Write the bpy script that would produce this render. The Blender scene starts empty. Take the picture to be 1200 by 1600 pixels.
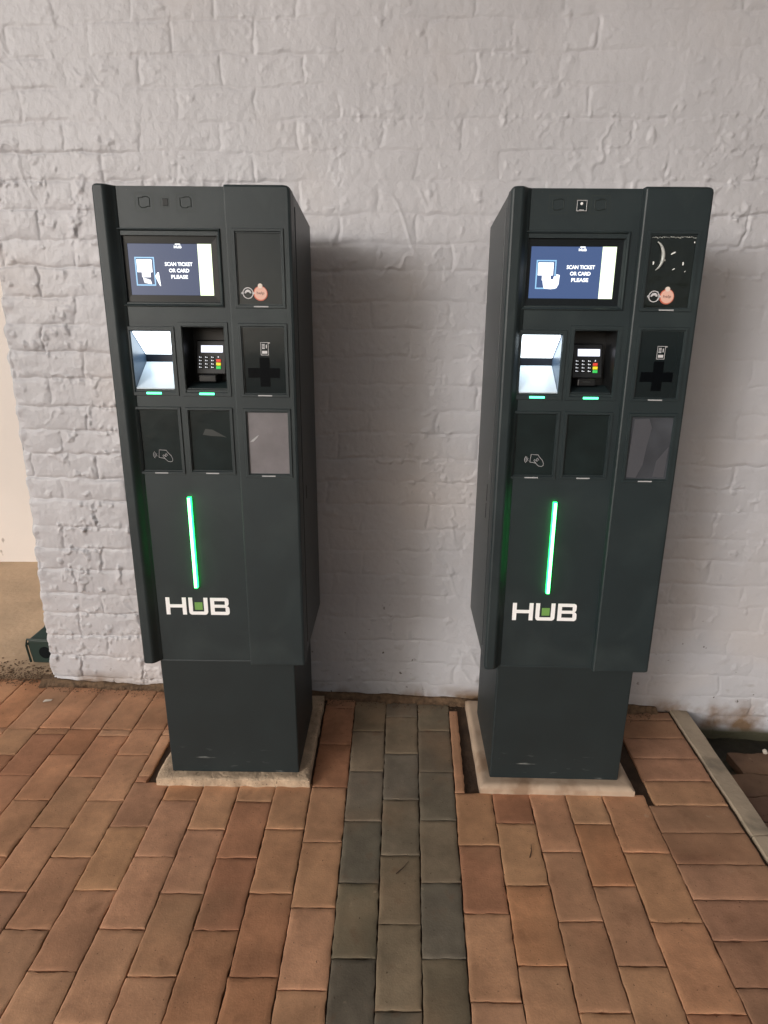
import bpy, bmesh, math, random
import numpy as np
from mathutils import Vector, Matrix
R = math.radians
random.seed(7)
C = bpy.context.scene.collection
sc = bpy.context.scene

# ------------------------------------------------------------------ camera
cam_d = bpy.data.cameras.new('camera'); cam = bpy.data.objects.new('camera', cam_d); C.objects.link(cam)
cam_d.sensor_fit = 'VERTICAL'; cam_d.sensor_height = 36.0; cam_d.lens = 935.98/1600*36
cam_d.shift_x = -8.2/1600; cam_d.clip_start = 0.05; cam_d.clip_end = 500
CAMZ = 1.4
cam.matrix_world = Matrix.Translation((0, 0, CAMZ)) @ Matrix.Rotation(math.pi/2-0.2934, 4, 'X') @ Matrix.Rotation(0.0094, 4, 'Z')
sc.camera = cam
# ------------------------------------------------------------------ light
SUN_DIR = Vector((-0.66, -0.71, 0.22)).normalized()       # towards the light
SUN_EL = math.asin(SUN_DIR.z); SUN_AZ = math.atan2(SUN_DIR.x, SUN_DIR.y)
w = bpy.data.worlds.new('World'); sc.world = w; w.use_nodes = True
nt = w.node_tree; nt.nodes.clear()
wo = nt.nodes.new('ShaderNodeOutputWorld'); bg = nt.nodes.new('ShaderNodeBackground'); sk = nt.nodes.new('ShaderNodeTexSky')
sk.sky_type = 'NISHITA'; sk.sun_disc = False; sk.sun_elevation = SUN_EL; sk.sun_rotation = SUN_AZ
sk.dust_density = 4.0; sk.air_density = 1.0; sk.ozone_density = 1.0
hs = nt.nodes.new('ShaderNodeHueSaturation'); hs.inputs['Saturation'].default_value = 0.35
tm = nt.nodes.new('ShaderNodeMix'); tm.data_type = 'RGBA'; tm.blend_type = 'MULTIPLY'; tm.inputs[0].default_value = 1.0
tm.inputs[7].default_value = (0.985, 0.955, 0.935, 1)
nt.links.new(sk.outputs[0], hs.inputs['Color']); nt.links.new(hs.outputs[0], tm.inputs[6])
nt.links.new(tm.outputs[2], bg.inputs[0]); bg.inputs[1].default_value = 0.128
nt.links.new(bg.outputs[0], wo.inputs[0])
sd = bpy.data.lights.new('sun', 'SUN'); sd.energy = 0.84; sd.angle = R(15); sd.color = (0.90, 0.94, 1.0)
sun = bpy.data.objects.new('sun', sd); C.objects.link(sun); sun.location = (-4, -6, 4)
sun.rotation_euler = SUN_DIR.to_track_quat('Z', 'Y').to_euler()
sc.view_settings.view_transform = 'Standard'; sc.view_settings.look = 'None'
sc.view_settings.exposure = 0.15; sc.view_settings.gamma = 1.0; sc.view_settings.use_curve_mapping = False

# ------------------------------------------------------------------ materials
def srgb(r, g, b):
    f = lambda c: (c/255/12.92) if c/255 <= 0.04045 else ((c/255+0.055)/1.055)**2.4
    return (f(r), f(g), f(b), 1)
def mat(name, col, rough=0.5, metal=0.0, spec=0.5, bump=None, var=None, emit=None, estr=0.0, coat=0.0):
    m = bpy.data.materials.new(name); m.use_nodes = True; t = m.node_tree; b = t.nodes['Principled BSDF']
    c4 = tuple(col[:3])+(1,)
    b.inputs['Base Color'].default_value = c4; b.inputs['Roughness'].default_value = rough
    b.inputs['Metallic'].default_value = metal; b.inputs['Specular IOR Level'].default_value = spec
    b.inputs['Coat Weight'].default_value = coat
    tc = None
    if bump or var:
        tc = t.nodes.new('ShaderNodeTexCoord')
    if bump:
        for k, (sc_, st, det) in enumerate(bump):
            n = t.nodes.new('ShaderNodeTexNoise'); n.inputs['Scale'].default_value = sc_; n.inputs['Detail'].default_value = det
            bp = t.nodes.new('ShaderNodeBump'); bp.inputs['Strength'].default_value = 1.0; bp.inputs['Distance'].default_value = st
            t.links.new(tc.outputs['Object'], n.inputs['Vector']); t.links.new(n.outputs['Fac'], bp.inputs['Height'])
            if k: t.links.new(prev.outputs[0], bp.inputs['Normal'])
            prev = bp
        t.links.new(prev.outputs[0], b.inputs['Normal'])
    if var:
        sc_, lo, hi = var
        n = t.nodes.new('ShaderNodeTexNoise'); n.inputs['Scale'].default_value = sc_; n.inputs['Detail'].default_value = 6
        r = t.nodes.new('ShaderNodeValToRGB'); r.color_ramp.elements[0].position = 0.3; r.color_ramp.elements[1].position = 0.7
        r.color_ramp.elements[0].color = tuple(c*lo for c in c4[:3])+(1,); r.color_ramp.elements[1].color = tuple(min(1, c*hi) for c in c4[:3])+(1,)
        t.links.new(tc.outputs['Object'], n.inputs['Vector']); t.links.new(n.outputs['Fac'], r.inputs[0]); t.links.new(r.outputs[0], b.inputs['Base Color'])
    if emit:
        b.inputs['Emission Color'].default_value = tuple(emit[:3])+(1,); b.inputs['Emission Strength'].default_value = estr
    return m
def add_mix(m, fac_builder, col, rough=None):
    """lay a second colour over the base colour where fac_builder's socket is 1"""
    t = m.node_tree; b = t.nodes['Principled BSDF']
    mx = t.nodes.new('ShaderNodeMix'); mx.data_type = 'RGBA'
    s = b.inputs['Base Color']
    if s.is_linked: t.links.new(s.links[0].from_socket, mx.inputs[6])
    else: mx.inputs[6].default_value = s.default_value
    mx.inputs[7].default_value = tuple(col[:3])+(1,)
    t.links.new(fac_builder(t), mx.inputs[0]); t.links.new(mx.outputs[2], s)
def noise_mask(scale, lo, hi, detail=4, zrange=None, dist=0.0, stretch=None, invert=False):
    def f(t):
        tc = t.nodes.new('ShaderNodeTexCoord'); src = tc.outputs['Object']
        if stretch:
            mp = t.nodes.new('ShaderNodeMapping'); mp.inputs['Scale'].default_value = stretch; t.links.new(src, mp.inputs[0]); v = mp.outputs[0]
        else: v = src
        n = t.nodes.new('ShaderNodeTexNoise'); n.inputs['Scale'].default_value = scale; n.inputs['Detail'].default_value = detail; n.inputs['Distortion'].default_value = dist
        t.links.new(v, n.inputs['Vector'])
        mr = t.nodes.new('ShaderNodeMapRange'); mr.inputs[1].default_value = lo; mr.inputs[2].default_value = hi
        t.links.new(n.outputs['Fac'], mr.inputs[0]); out = mr.outputs[0]
        if zrange:
            sx = t.nodes.new('ShaderNodeSeparateXYZ'); t.links.new(src, sx.inputs[0])
            z0, z1 = zrange            # 1 at z0, 0 at z1
            m2 = t.nodes.new('ShaderNodeMapRange'); m2.inputs[1].default_value = z0; m2.inputs[2].default_value = z1; m2.inputs[3].default_value = 1; m2.inputs[4].default_value = 0
            t.links.new(sx.outputs['Z'], m2.inputs[0])
            mu = t.nodes.new('ShaderNodeMath'); mu.operation = 'MULTIPLY'; t.links.new(out, mu.inputs[0]); t.links.new(m2.outputs[0], mu.inputs[1]); out = mu.outputs[0]
        return out
    return f

M = {}
M['paint'] = mat('kiosk_paint', (0.016, 0.026, 0.029), 0.46, spec=0.45, bump=[(900, 0.00025, 2), (60, 0.0002, 2)], var=(9, 0.9, 1.1))
M['post'] = mat('post_paint', (0.015, 0.023, 0.025), 0.50, spec=0.4, bump=[(900, 0.00025, 2)], var=(9, 0.9, 1.1))
add_mix(M['post'], noise_mask(34, 0.64, 0.76, 8, zrange=(0.10, 0.13), stretch=(0.5, 0.5, 3)), (0.16, 0.17, 0.165))
add_mix(M['paint'], noise_mask(6, 0.48, 0.75, 8, dist=0.8), (0.026, 0.038, 0.040))
add_mix(M['paint'], noise_mask(420, 0.74, 0.78, 2), (0.09, 0.09, 0.085))
M['side'] = mat('kiosk_side_paint', (0.026, 0.035, 0.037), 0.40, spec=0.45, bump=[(900, 0.0002, 2)], var=(6, 0.9, 1.1))
M['gap'] = mat('dark_gap', (0.005, 0.007, 0.008), 0.8, spec=0.1)
M['cut'] = mat('outlet_black', (0.001, 0.002, 0.003), 0.5, spec=0.08)
M['bezel'] = mat('bezel_black', (0.006, 0.009, 0.011), 0.25, spec=0.3)
M['glass'] = mat('dark_window', (0.008, 0.014, 0.016), 0.10, spec=0.45, bump=[(14, 0.0005, 2)])
M['glass_wrinkled'] = mat('wrinkled_film_window', (0.006, 0.010, 0.009), 0.08, spec=0.5, bump=[(22, 0.0022, 2)])
M['film_dark'] = mat('dark_film_window', (0.011, 0.019, 0.020), 0.22, spec=0.4, bump=[(30, 0.0008, 3)], var=(12, 0.7, 1.25))
M['film_grey'] = mat('grey_film_window', (0.175, 0.165, 0.175), 0.38, spec=0.5, bump=[(35, 0.0010, 4)], var=(25, 0.88, 1.1))
M['film_patch'] = mat('patchy_film_window', (0.050, 0.055, 0.065), 0.25, spec=0.5, bump=[(20, 0.002, 3)], var=(9, 0.55, 1.5))
M['smear'] = mat('film_lift', (0.038, 0.044, 0.043), 0.35)
M['glare_edge'] = mat('film_glare_edge', (0.42, 0.44, 0.42), 0.25)
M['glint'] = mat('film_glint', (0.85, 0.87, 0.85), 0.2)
M['bar'] = mat('grey_bar', (0.42, 0.43, 0.44), 0.4)
M['white_ink'] = mat('white_ink', (0.62, 0.62, 0.64), 0.5)
M['logo'] = mat('logo_white', (0.95, 0.95, 0.95), 0.45)
M['logo_green'] = mat('logo_green', (0.17, 0.36, 0.09), 0.5)
M['emboss'] = mat('embossed_line', (0.022, 0.032, 0.031), 0.6)
M['screen'] = mat('screen_blue', (0.01, 0.01, 0.02), 0.12, emit=(0.038, 0.075, 0.175), estr=0.7)
M['screen_b'] = mat('screen_blue_bright', (0.01, 0.01, 0.02), 0.12, emit=(0.060, 0.110, 0.255), estr=0.9)
M['screen_white'] = mat('screen_white', (0.1, 0.1, 0.1), 0.3, emit=(0.93, 0.97, 1.0), estr=1.6)
M['screen_strip'] = mat('screen_strip', (0.1, 0.1, 0.1), 0.3, emit=(0.86, 1.0, 0.70), estr=1.5)
M['screen_cyan'] = mat('screen_cyan', (0.1, 0.1, 0.1), 0.3, emit=(0.25, 0.55, 0.85), estr=1.0)
M['scan_light'] = mat('scanner_light', (0.2, 0.2, 0.2), 0.3, emit=(0.84, 0.94, 1.0), estr=4.5)
M['scan_tray'] = mat('scanner_tray', (0.62, 0.72, 0.80), 0.22, bump=[(20, 0.0006, 2)])
M['scan_wall'] = mat('scanner_wall', (0.050, 0.080, 0.125), 0.35)
M['scan_back'] = mat('scanner_back', (0.006, 0.010, 0.018), 0.4)
M['lcd'] = mat('terminal_lcd', (0.1, 0.1, 0.1), 0.3, emit=(0.82, 0.85, 1.0), estr=1.3)
M['terminal'] = mat('terminal_plastic', (0.010, 0.011, 0.012), 0.35)
M['red'] = mat('key_red', (0.5, 0.03, 0.02), 0.4, emit=(0.9, 0.10, 0.05), estr=0.4)
M['yellow'] = mat('key_yellow', (0.6, 0.5, 0.02), 0.4, emit=(1, 0.80, 0.03), estr=0.5)
M['green'] = mat('key_green', (0.03, 0.4, 0.06), 0.4, emit=(0.06, 0.85, 0.18), estr=0.4)
M['key_mark'] = mat('key_mark', (0.6, 0.6, 0.6), 0.4, emit=(0.85, 0.9, 1), estr=0.7)
M['led'] = mat('green_led', (0.05, 0.3, 0.1), 0.3, emit=(0.02, 1.0, 0.16), estr=5.5)
M['led_core'] = mat('green_led_core', (0.3, 0.9, 0.5), 0.3, emit=(0.35, 1.0, 0.50), estr=7.0)
M['status'] = mat('status_green', (0.05, 0.5, 0.2), 0.3, emit=(0.08, 1.0, 0.40), estr=4.5)
M['pink'] = mat('button_pink', (0.80, 0.50, 0.41), 0.4)
M['coral'] = mat('button_coral', (0.62, 0.16, 0.10), 0.4)
M['brown_ink'] = mat('button_ink', (0.16, 0.06, 0.05), 0.5)
M['cream'] = mat('button_cream', (0.82, 0.70, 0.62), 0.4)

M['wall'] = mat('white_painted_brick', (0.492, 0.490, 0.512), 0.46, spec=0.35, bump=[(42, 0.0016, 8), (150, 0.0009, 6)], var=(2.6, 0.92, 1.06))
add_mix(M['wall'], noise_mask(7, 0.40, 0.60, 8, zrange=(0.02, 0.07)), (0.20, 0.13, 0.08))
add_mix(M['wall'], noise_mask(34, 0.70, 0.74, 3, zrange=(0.25, 0.60)), (0.10, 0.085, 0.075))
add_mix(M['wall'], noise_mask(16, 0.62, 0.80, 8, zrange=(-0.02, 0.30), stretch=(1, 1, 2.2)), (0.24, 0.21, 0.18))
add_mix(M['wall'], noise_mask(5, 0.25, 0.45, 8, zrange=(-0.085, -0.06)), (0.09, 0.085, 0.055))
add_mix(M['wall'], noise_mask(1.7, 0.50, 0.72, 6, dist=0.6), (0.515, 0.490, 0.488))
M['plaster'] = mat('plaster_wall', (0.72, 0.66, 0.61), 0.7, bump=[(40, 0.001, 4)], var=(1.5, 0.95, 1.04))
add_mix(M['plaster'], noise_mask(14, 0.68, 0.72, 2, zrange=(0.03, 0.30), stretch=(1, 1, 0.6)), (0.20, 0.15, 0.11))
M['yard'] = mat('sandy_concrete', (0.60, 0.43, 0.28), 0.85, bump=[(30, 0.003, 6)], var=(3.5, 0.82, 1.12))
add_mix(M['yard'], noise_mask(60, 0.70, 0.76, 3), (0.6, 0.5, 0.4))
M['soil'] = mat('joint_soil', (0.065, 0.040, 0.025), 0.95, bump=[(90, 0.004, 5)], var=(20, 0.6, 1.3))
M['wet_soil'] = mat('damp_soil', (0.030, 0.028, 0.018), 0.8, bump=[(50, 0.008, 5)], var=(12, 0.5, 1.5))
M['far_ground'] = mat('earth', (0.30, 0.21, 0.13), 0.9, var=(1.0, 0.8, 1.1))
M['crumbs'] = mat('dirt_crumbs', (0.13, 0.080, 0.045), 0.95, bump=[(200, 0.002, 3)], var=(60, 0.6, 1.6))
M['plinth_rough'] = mat('plinth_rough', (0.52, 0.39, 0.27), 0.9, bump=[(120, 0.0035, 4), (420, 0.001, 3)], var=(30, 0.75, 1.15))
add_mix(M['plinth_rough'], noise_mask(170, 0.66, 0.70, 2), (0.13, 0.09, 0.06))
M['plinth_smooth'] = mat('plinth_smooth', (0.47, 0.355, 0.26), 0.8, bump=[(60, 0.0015, 5)], var=(9, 0.85, 1.12))
M['kerb'] = mat('kerb_concrete', (0.44, 0.355, 0.26), 0.85, bump=[(70, 0.002, 5)], var=(5, 0.75, 1.12))
add_mix(M['plinth_smooth'], noise_mask(11, 0.50, 0.68, 8), (0.30, 0.20, 0.13))
add_mix(M['kerb'], noise_mask(8, 0.50, 0.66, 8), (0.24, 0.20, 0.15))
M['bait'] = mat('bait_box_plastic', (0.016, 0.034, 0.028), 0.38)
M['twig'] = mat('twig', (0.07, 0.045, 0.03), 0.9)
M['chip'] = mat('pale_chip', (0.75, 0.68, 0.58), 0.8)

def paver_mat():
    m = bpy.data.materials.new('clay_paver'); m.use_nodes = True; t = m.node_tree; b = t.nodes['Principled BSDF']
    b.inputs['Roughness'].default_value = 0.82; b.inputs['Specular IOR Level'].default_value = 0.3
    at = t.nodes.new('ShaderNodeAttribute'); at.attribute_name = 'tone'
    tc = t.nodes.new('ShaderNodeTexCoord')
    cur = at.outputs['Color']
    for scl, lo, hi, st in ((8, 0.74, 1.18, (1, 1, 1)), (34, 0.90, 1.08, (1, 1, 1)), (300, 0.90, 1.05, (1, 1, 1))):
        n = t.nodes.new('ShaderNodeTexNoise'); n.inputs['Scale'].default_value = scl; n.inputs['Detail'].default_value = 5
        t.links.new(tc.outputs['Object'], n.inputs['Vector'])
        mr = t.nodes.new('ShaderNodeMapRange'); mr.inputs[1].default_value = 0.3; mr.inputs[2].default_value = 0.7; mr.inputs[3].default_value = lo; mr.inputs[4].default_value = hi
        t.links.new(n.outputs['Fac'], mr.inputs[0])
        v = t.nodes.new('ShaderNodeVectorMath'); v.operation = 'SCALE'; t.links.new(cur, v.inputs[0]); t.links.new(mr.outputs[0], v.inputs['Scale']); cur = v.outputs[0]
    # sandy dust wiped over the bricks, and a few dark specks
    for (scl, lo, hi, col, k) in ((3.2, 0.50, 0.72, (0.42, 0.26, 0.15), 0.40), (130, 0.68, 0.72, (0.06, 0.035, 0.02), 0.8), (17, 0.60, 0.74, (0.16, 0.075, 0.04), 0.45), (26, 0.70, 0.78, (0.5, 0.38, 0.26), 0.5)):
        n = t.nodes.new('ShaderNodeTexNoise'); n.inputs['Scale'].default_value = scl; n.inputs['Detail'].default_value = 6
        t.links.new(tc.outputs['Object'], n.inputs['Vector'])
        mr = t.nodes.new('ShaderNodeMapRange'); mr.inputs[1].default_value = lo; mr.inputs[2].default_value = hi; mr.inputs[4].default_value = k
        t.links.new(n.outputs['Fac'], mr.inputs[0])
        mx = t.nodes.new('ShaderNodeMix'); mx.data_type = 'RGBA'; mx.inputs[7].default_value = col+(1,)
        t.links.new(mr.outputs[0], mx.inputs[0]); t.links.new(cur, mx.inputs[6]); cur = mx.outputs[2]
    t.links.new(cur, b.inputs['Base Color'])
    prev = None
    for scl, d in ((40, 0.0007), (190, 0.0004)):
        n = t.nodes.new('ShaderNodeTexNoise'); n.inputs['Scale'].default_value = scl; n.inputs['Detail'].default_value = 5
        t.links.new(tc.outputs['Object'], n.inputs['Vector'])
        bp = t.nodes.new('ShaderNodeBump'); bp.inputs['Distance'].default_value = d; t.links.new(n.outputs['Fac'], bp.inputs['Height'])
        if prev: t.links.new(prev.outputs[0], bp.inputs['Normal'])
        prev = bp
    t.links.new(prev.outputs[0], b.inputs['Normal'])
    return m
M['paver'] = paver_mat()

# ------------------------------------------------------------------ mesh helpers
class MB:
    def __init__(s): s.v = []; s.f = []
    def quad(s, a, b, c, d): i = len(s.v); s.v += [a, b, c, d]; s.f.append((i, i+1, i+2, i+3)); return s
    def poly(s, pts): i = len(s.v); s.v += list(pts); s.f.append(tuple(range(i, i+len(pts)))); return s
    def box(s, x0, x1, y0, y1, z0, z1):
        i = len(s.v)
        s.v += [(x0,y0,z0),(x1,y0,z0),(x1,y1,z0),(x0,y1,z0),(x0,y0,z1),(x1,y0,z1),(x1,y1,z1),(x0,y1,z1)]
        s.f += [tuple(i+k for k in q) for q in ((0,3,2,1),(4,5,6,7),(0,1,5,4),(1,2,6,5),(2,3,7,6),(3,0,4,7))]; return s
    def prism_y(s, pts, y0, y1):
        """(x,z) outline, counter-clockwise seen from the front, from y0 (front) to y1"""
        n = len(pts); i = len(s.v)
        s.v += [(x, y0, z) for x, z in pts]+[(x, y1, z) for x, z in pts]
        s.f.append(tuple(i+k for k in range(n))); s.f.append(tuple(i+n+k for k in reversed(range(n))))
        for k in range(n):
            j = (k+1) % n; s.f.append((i+k, i+n+k, i+n+j, i+j))
        return s
    def prism_z(s, pts, z0, z1):
        n = len(pts); i = len(s.v)
        s.v += [(x, y, z0) for x, y in pts]+[(x, y, z1) for x, y in pts]
        s.f.append(tuple(i+k for k in reversed(range(n)))); s.f.append(tuple(i+n+k for k in range(n)))
        for k in range(n):
            j = (k+1) % n; s.f.append((i+k, i+j, i+n+j, i+n+k))
        return s
    def prism_x(s, pts, x0, x1):
        n = len(pts); i = len(s.v)
        s.v += [(x0, y, z) for y, z in pts]+[(x1, y, z) for y, z in pts]
        s.f.append(tuple(i+k for k in range(n))); s.f.append(tuple(i+n+k for k in reversed(range(n))))
        for k in range(n):
            j = (k+1) % n; s.f.append((i+k, i+n+k, i+n+j, i+j))
        return s
    def ring(s, x0, x1, z0, z1, prof):
        """picture frame; prof = [(inset from the outer edge, y)...]"""
        loops = []
        for d, y in prof:
            i = len(s.v); s.v += [(x0+d,y,z0+d),(x1-d,y,z0+d),(x1-d,y,z1-d),(x0+d,y,z1-d)]; loops.append(i)
        for a, b in zip(loops, loops[1:]):
            for k in range(4):
                j = (k+1) % 4; s.f.append((a+k, a+j, b+j, b+k))
        return s
    def tube(s, pts, r, n=6, closed=False):
        P = [Vector(p) for p in pts]; rings = []
        for k, p in enumerate(P):
            if closed: d = P[(k+1) % len(P)]-P[k-1]
            else: d = P[min(k+1, len(P)-1)]-P[max(k-1, 0)]
            d.normalize(); u = d.cross(Vector((0, 1, 0)))
            if u.length < 1e-4: u = d.cross(Vector((1, 0, 0)))
            u.normalize(); q = d.cross(u); i = len(s.v)
            rr = r(k/(len(P)-1)) if callable(r) else r
            s.v += [tuple(p+rr*(math.cos(2*math.pi*a/n)*u+math.sin(2*math.pi*a/n)*q)) for a in range(n)]; rings.append(i)
        m = len(rings)
        for k in range(m if closed else m-1):
            a, b = rings[k], rings[(k+1) % m]
            for q in range(n):
                j = (q+1) % n; s.f.append((a+q, a+j, b+j, b+q))
        return s
    def disc(s, x, z, r, y0, y1, n=28, sx=1.0):
        return s.prism_y([(x+sx*r*math.cos(2*math.pi*k/n), z+r*math.sin(2*math.pi*k/n)) for k in range(n)], y0, y1)
    def annulus(s, x, z, r0, r1, y0, y1, n=28):
        i = len(s.v)
        for r, y in ((r1, y1), (r1, y0), (r0, y0), (r0, y1)):
            s.v += [(x+r*math.cos(2*math.pi*k/n), y, z+r*math.sin(2*math.pi*k/n)) for k in range(n)]
        for a in range(3):
            for k in range(n):
                j = (k+1) % n; s.f.append((i+a*n+k, i+a*n+j, i+(a+1)*n+j, i+(a+1)*n+k))
        return s
SHEAR = 0.0322/1.3038
def shear(v): return [(x, y+SHEAR*(z-0.4344), z) for x, y, z in v]
def obj(name, mb, m, parent=None, sh=False, bevel=0, smooth=False, loc=None, fix=True):
    me = bpy.data.meshes.new(name)
    me.from_pydata(shear(mb.v) if sh else mb.v, [], mb.f)
    if fix:
        b = bmesh.new(); b.from_mesh(me)
        bmesh.ops.remove_doubles(b, verts=b.verts, dist=1e-6); bmesh.ops.recalc_face_normals(b, faces=b.faces); b.to_mesh(me); b.free()
    me.materials.append(m); o = bpy.data.objects.new(name, me); C.objects.link(o)
    if loc: o.location = loc
    if parent: o.parent = parent
    if smooth:
        for p in me.polygons: p.use_smooth = True
    if bevel:
        bm_ = o.modifiers.new('bevel', 'BEVEL'); bm_.width = bevel; bm_.segments = 2; bm_.limit_method = 'ANGLE'; bm_.angle_limit = R(40)
    return o
def tag(o, label, cat, group=None):
    o['label'] = label; o['category'] = cat
    if group: o['group'] = group
    return o
def struct(o, kind='structure'): o['kind'] = kind; return o
def text_mesh(s, size, xc, zc, y, width=None, thick=0.0006, bold=0.0):
    """flat lettering standing upright in the xz plane, facing -y"""
    cu = bpy.data.curves.new('t', 'FONT'); cu.body = s; cu.size = 1.0; cu.align_x = 'CENTER'; cu.offset = bold; cu.extrude = 0.0
    cu.resolution_u = 3
    o = bpy.data.objects.new('t', cu); C.objects.link(o); bpy.context.view_layer.update()
    me = bpy.data.meshes.new_from_object(o.evaluated_get(bpy.context.evaluated_depsgraph_get()))
    bpy.data.objects.remove(o)
    xs = [v.co.x for v in me.vertices]; ys = [v.co.y for v in me.vertices]
    x0, x1, y0, y1 = min(xs), max(xs), min(ys), max(ys)
    kz = size/(y1-y0); kx = kz if width is None else width/(x1-x0)
    mb = MB()
    mb.v = [((v.co.x-(x0+x1)/2)*kx+xc, y, (v.co.y-(y0+y1)/2)*kz+zc) for v in me.vertices]
    mb.f = [tuple(p.vertices) for p in me.polygons]
    return mb

# ------------------------------------------------------------------ noise for the heightfields
_G = {}
def vnoise(x, z, f, seed):
    if seed not in _G: _G[seed] = np.random.RandomState(seed).rand(256, 256).astype(np.float32)
    G = _G[seed]
    a = x*f+1000.0; b = z*f+1000.0
    i = np.floor(a).astype(int); j = np.floor(b).astype(int); u = (a-i); v_ = (b-j)
    u = u*u*(3-2*u); v_ = v_*v_*(3-2*v_)
    i0 = i % 256; i1 = (i+1) % 256; j0 = j % 256; j1 = (j+1) % 256
    return ((G[i0, j0]*(1-u)+G[i1, j0]*u)*(1-v_)+(G[i0, j1]*(1-u)+G[i1, j1]*u)*v_)*2-1
def fbm(x, z, f, seed, o=4):
    r = 0; a = 1; t = 0
    for k in range(o): r = r+a*vnoise(x, z, f*2**k, seed+k); t += a; a *= 0.5
    return r/t
def sstep(a, b, x):
    t = np.clip((x-a)/(b-a), 0, 1); return t*t*(3-2*t)

# ------------------------------------------------------------------ the painted brick wall
WY, WT = 2.0749, math.tan(-0.0623)
def wall_y(x): return WY+WT*x
JL = [2.36, 2.275, 2.19, 2.105, 2.02, 1.935, 1.85, 1.763, 1.677, 1.595, 1.5, 1.411, 1.324, 1.233, 1.132, 1.046, .96, .866, .785, .681, .591, .506, .402, .316, .219, .126, .024, -.07, -.16]
JC = [2.35, 2.267, 2.18, 2.096, 2.01, 1.925, 1.84, 1.747, 1.659, 1.578, 1.485, 1.405, 1.317, 1.228, 1.142, 1.064, .973, .891, .807, .708, .627, .53, .448, .35, .25, .16, .07, -.015, -.10]
JL = [3.04+.34-.085*k for k in range(12)]+JL; JC = [3.03+.34-.085*k for k in range(12)]+JC
PAR0 = 7+12          # index of the joint at z = 1.763
def build_wall():
    res = 0.0034; X0 = -1.387; X1 = 2.6; Z0, Z1 = -0.16, 3.34; DEP = 0.36; RAD = 0.014
    s = np.concatenate([np.arange(-DEP, -0.02, 0.012), np.arange(-0.02, 2.95, res), np.arange(2.95, X1-X0, 0.02)])
    z = np.concatenate([np.arange(Z0, 2.42, res), np.arange(2.42, Z1+0.01, 0.02)])
    S, Z = np.meshgrid(s, z, indexing='ij'); S = S.astype(np.float64); Z = Z.astype(np.float64)
    X = S+X0+0.036*np.clip(Z, 0, 1.6)
    # joints wander
    Xw = X+0.020*fbm(X, Z, 5, 11, 3)+0.007*fbm(X, Z, 30, 15, 2)-0.044*Z
    Zw = Z+0.011*fbm(X, Z, 4, 21, 3)+0.0055*fbm(X, Z, 28, 25, 2)
    jl = np.array(JL)[::-1]; jc = np.array(JC)[::-1]; idx = np.arange(len(jl))[::-1].astype(float)
    t = np.clip((s+X0+1.1)/1.2, 0, 1)
    CZ = np.empty_like(Z)
    for k in range(len(s)):
        CZ[k] = np.interp(Zw[k], jl*(1-t[k])+jc*t[k], idx)
    course = np.floor(CZ).astype(int); fr = CZ-course
    dz = np.minimum(fr, 1-fr)*0.087
    L = 0.25
    rsC = np.random.RandomState(5); offj = rsC.uniform(-0.018, 0.018, 80)
    # perpends; the brick row above joint k has index k-1
    off = np.where((course-(PAR0-1)) % 2 == 0, -1.122, -1.247)+offj[course % 80]
    BX = (Xw-off)/L; bi = np.floor(BX).astype(int); fx = BX-bi
    dxp = np.minimum(fx, 1-fx)*L
    d = np.minimum(dz, dxp)
    rs = np.random.RandomState(9); T = rs.uniform(-1, 1, (128, 128, 4))
    tb = T[course % 128, bi % 128]
    face = 0.0022*tb[..., 0]+0.0030*tb[..., 1]*(fx-.5)+0.0020*tb[..., 2]*(fr-.5)
    # strength of the relief: strong and lumpy on the left, softer above, thin cracks in the middle
    amp = 0.50+0.50*sstep(-0.55, -0.95, X)*sstep(2.05, 1.75, Z)-0.12*sstep(1.8, 2.1, Z)+0.25*sstep(1.9, 1.7, Z)*sstep(1.5, 1.62, Z)
    amp = np.clip(amp*(0.85+0.6*fbm(X, Z, 2.2, 31, 3)), 0.25, 1.4)*1.08
    m1 = sstep(-0.45, 0.35, fbm(X, Z, 7, 41, 3))
    mv = np.where(dz < dxp, 1.0, 0.55+0.45*m1)
    wj = 0.0052+0.003*fbm(X, Z, 9, 45, 2)
    h = face*amp
    h -= amp*mv*(0.20+0.80*m1)*0.0066*np.exp(-(d/np.maximum(wj, .002))**2)
    h -= amp*0.0020*np.exp(-(d/0.016)**2)
    # squeezed mortar lumps along the joints
    l1 = fbm(X, Z, 60, 51, 3); m2 = sstep(0.05, 0.5, fbm(X, Z, 6, 55, 2))
    h += amp*m2*0.0145*np.clip(l1+0.02, 0, 1)*np.exp(-((d-0.006)/0.011)**2)
    # stray blobs and runs on the faces
    l2 = fbm(X, Z, 26, 61, 3)
    h += 0.020*amp*np.clip(l2-0.36, 0, 1)
    l3 = np.abs(fbm(X*0.9+Z*0.35, Z*0.6, 9, 65, 3)); m3 = sstep(0.25, 0.6, fbm(X, Z, 3.1, 68, 2))
    h += 0.0030*m3*np.exp(-(l3/0.045)**2)
    h += 0.0042*fbm(X, Z, 2.4, 71, 2)+0.0036*amp*fbm(X, Z, 15, 75, 3)+0.0010*fbm(X, Z, 70, 79, 3)
    h += 0.0004*fbm(X, Z*0.12, 150, 85, 2)*amp
    # thick rough edge at the end of the wall
    ed = np.exp(-((S-0.01)/0.028)**2)
    h += ed*(0.006*fbm(X*0.5, Z, 34, 91, 3)+0.003*np.sin(CZ*2*np.pi))
    h -= 0.010*sstep(0.03, -0.01, Z)*np.clip(fbm(X, Z, 22, 95, 3)+0.1, 0, 1)*(X < 1.0)
    # positions: front face, rounded corner, end face
    Sc = S; fx_ = X; fy_ = wall_y(X)
    nx = np.zeros_like(S); ny = -np.ones_like(S)
    corner = sstep(RAD, -RAD, Sc)
    back = np.clip(-Sc, 0, None)
    XE = X-S                      # x of the end face
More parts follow.
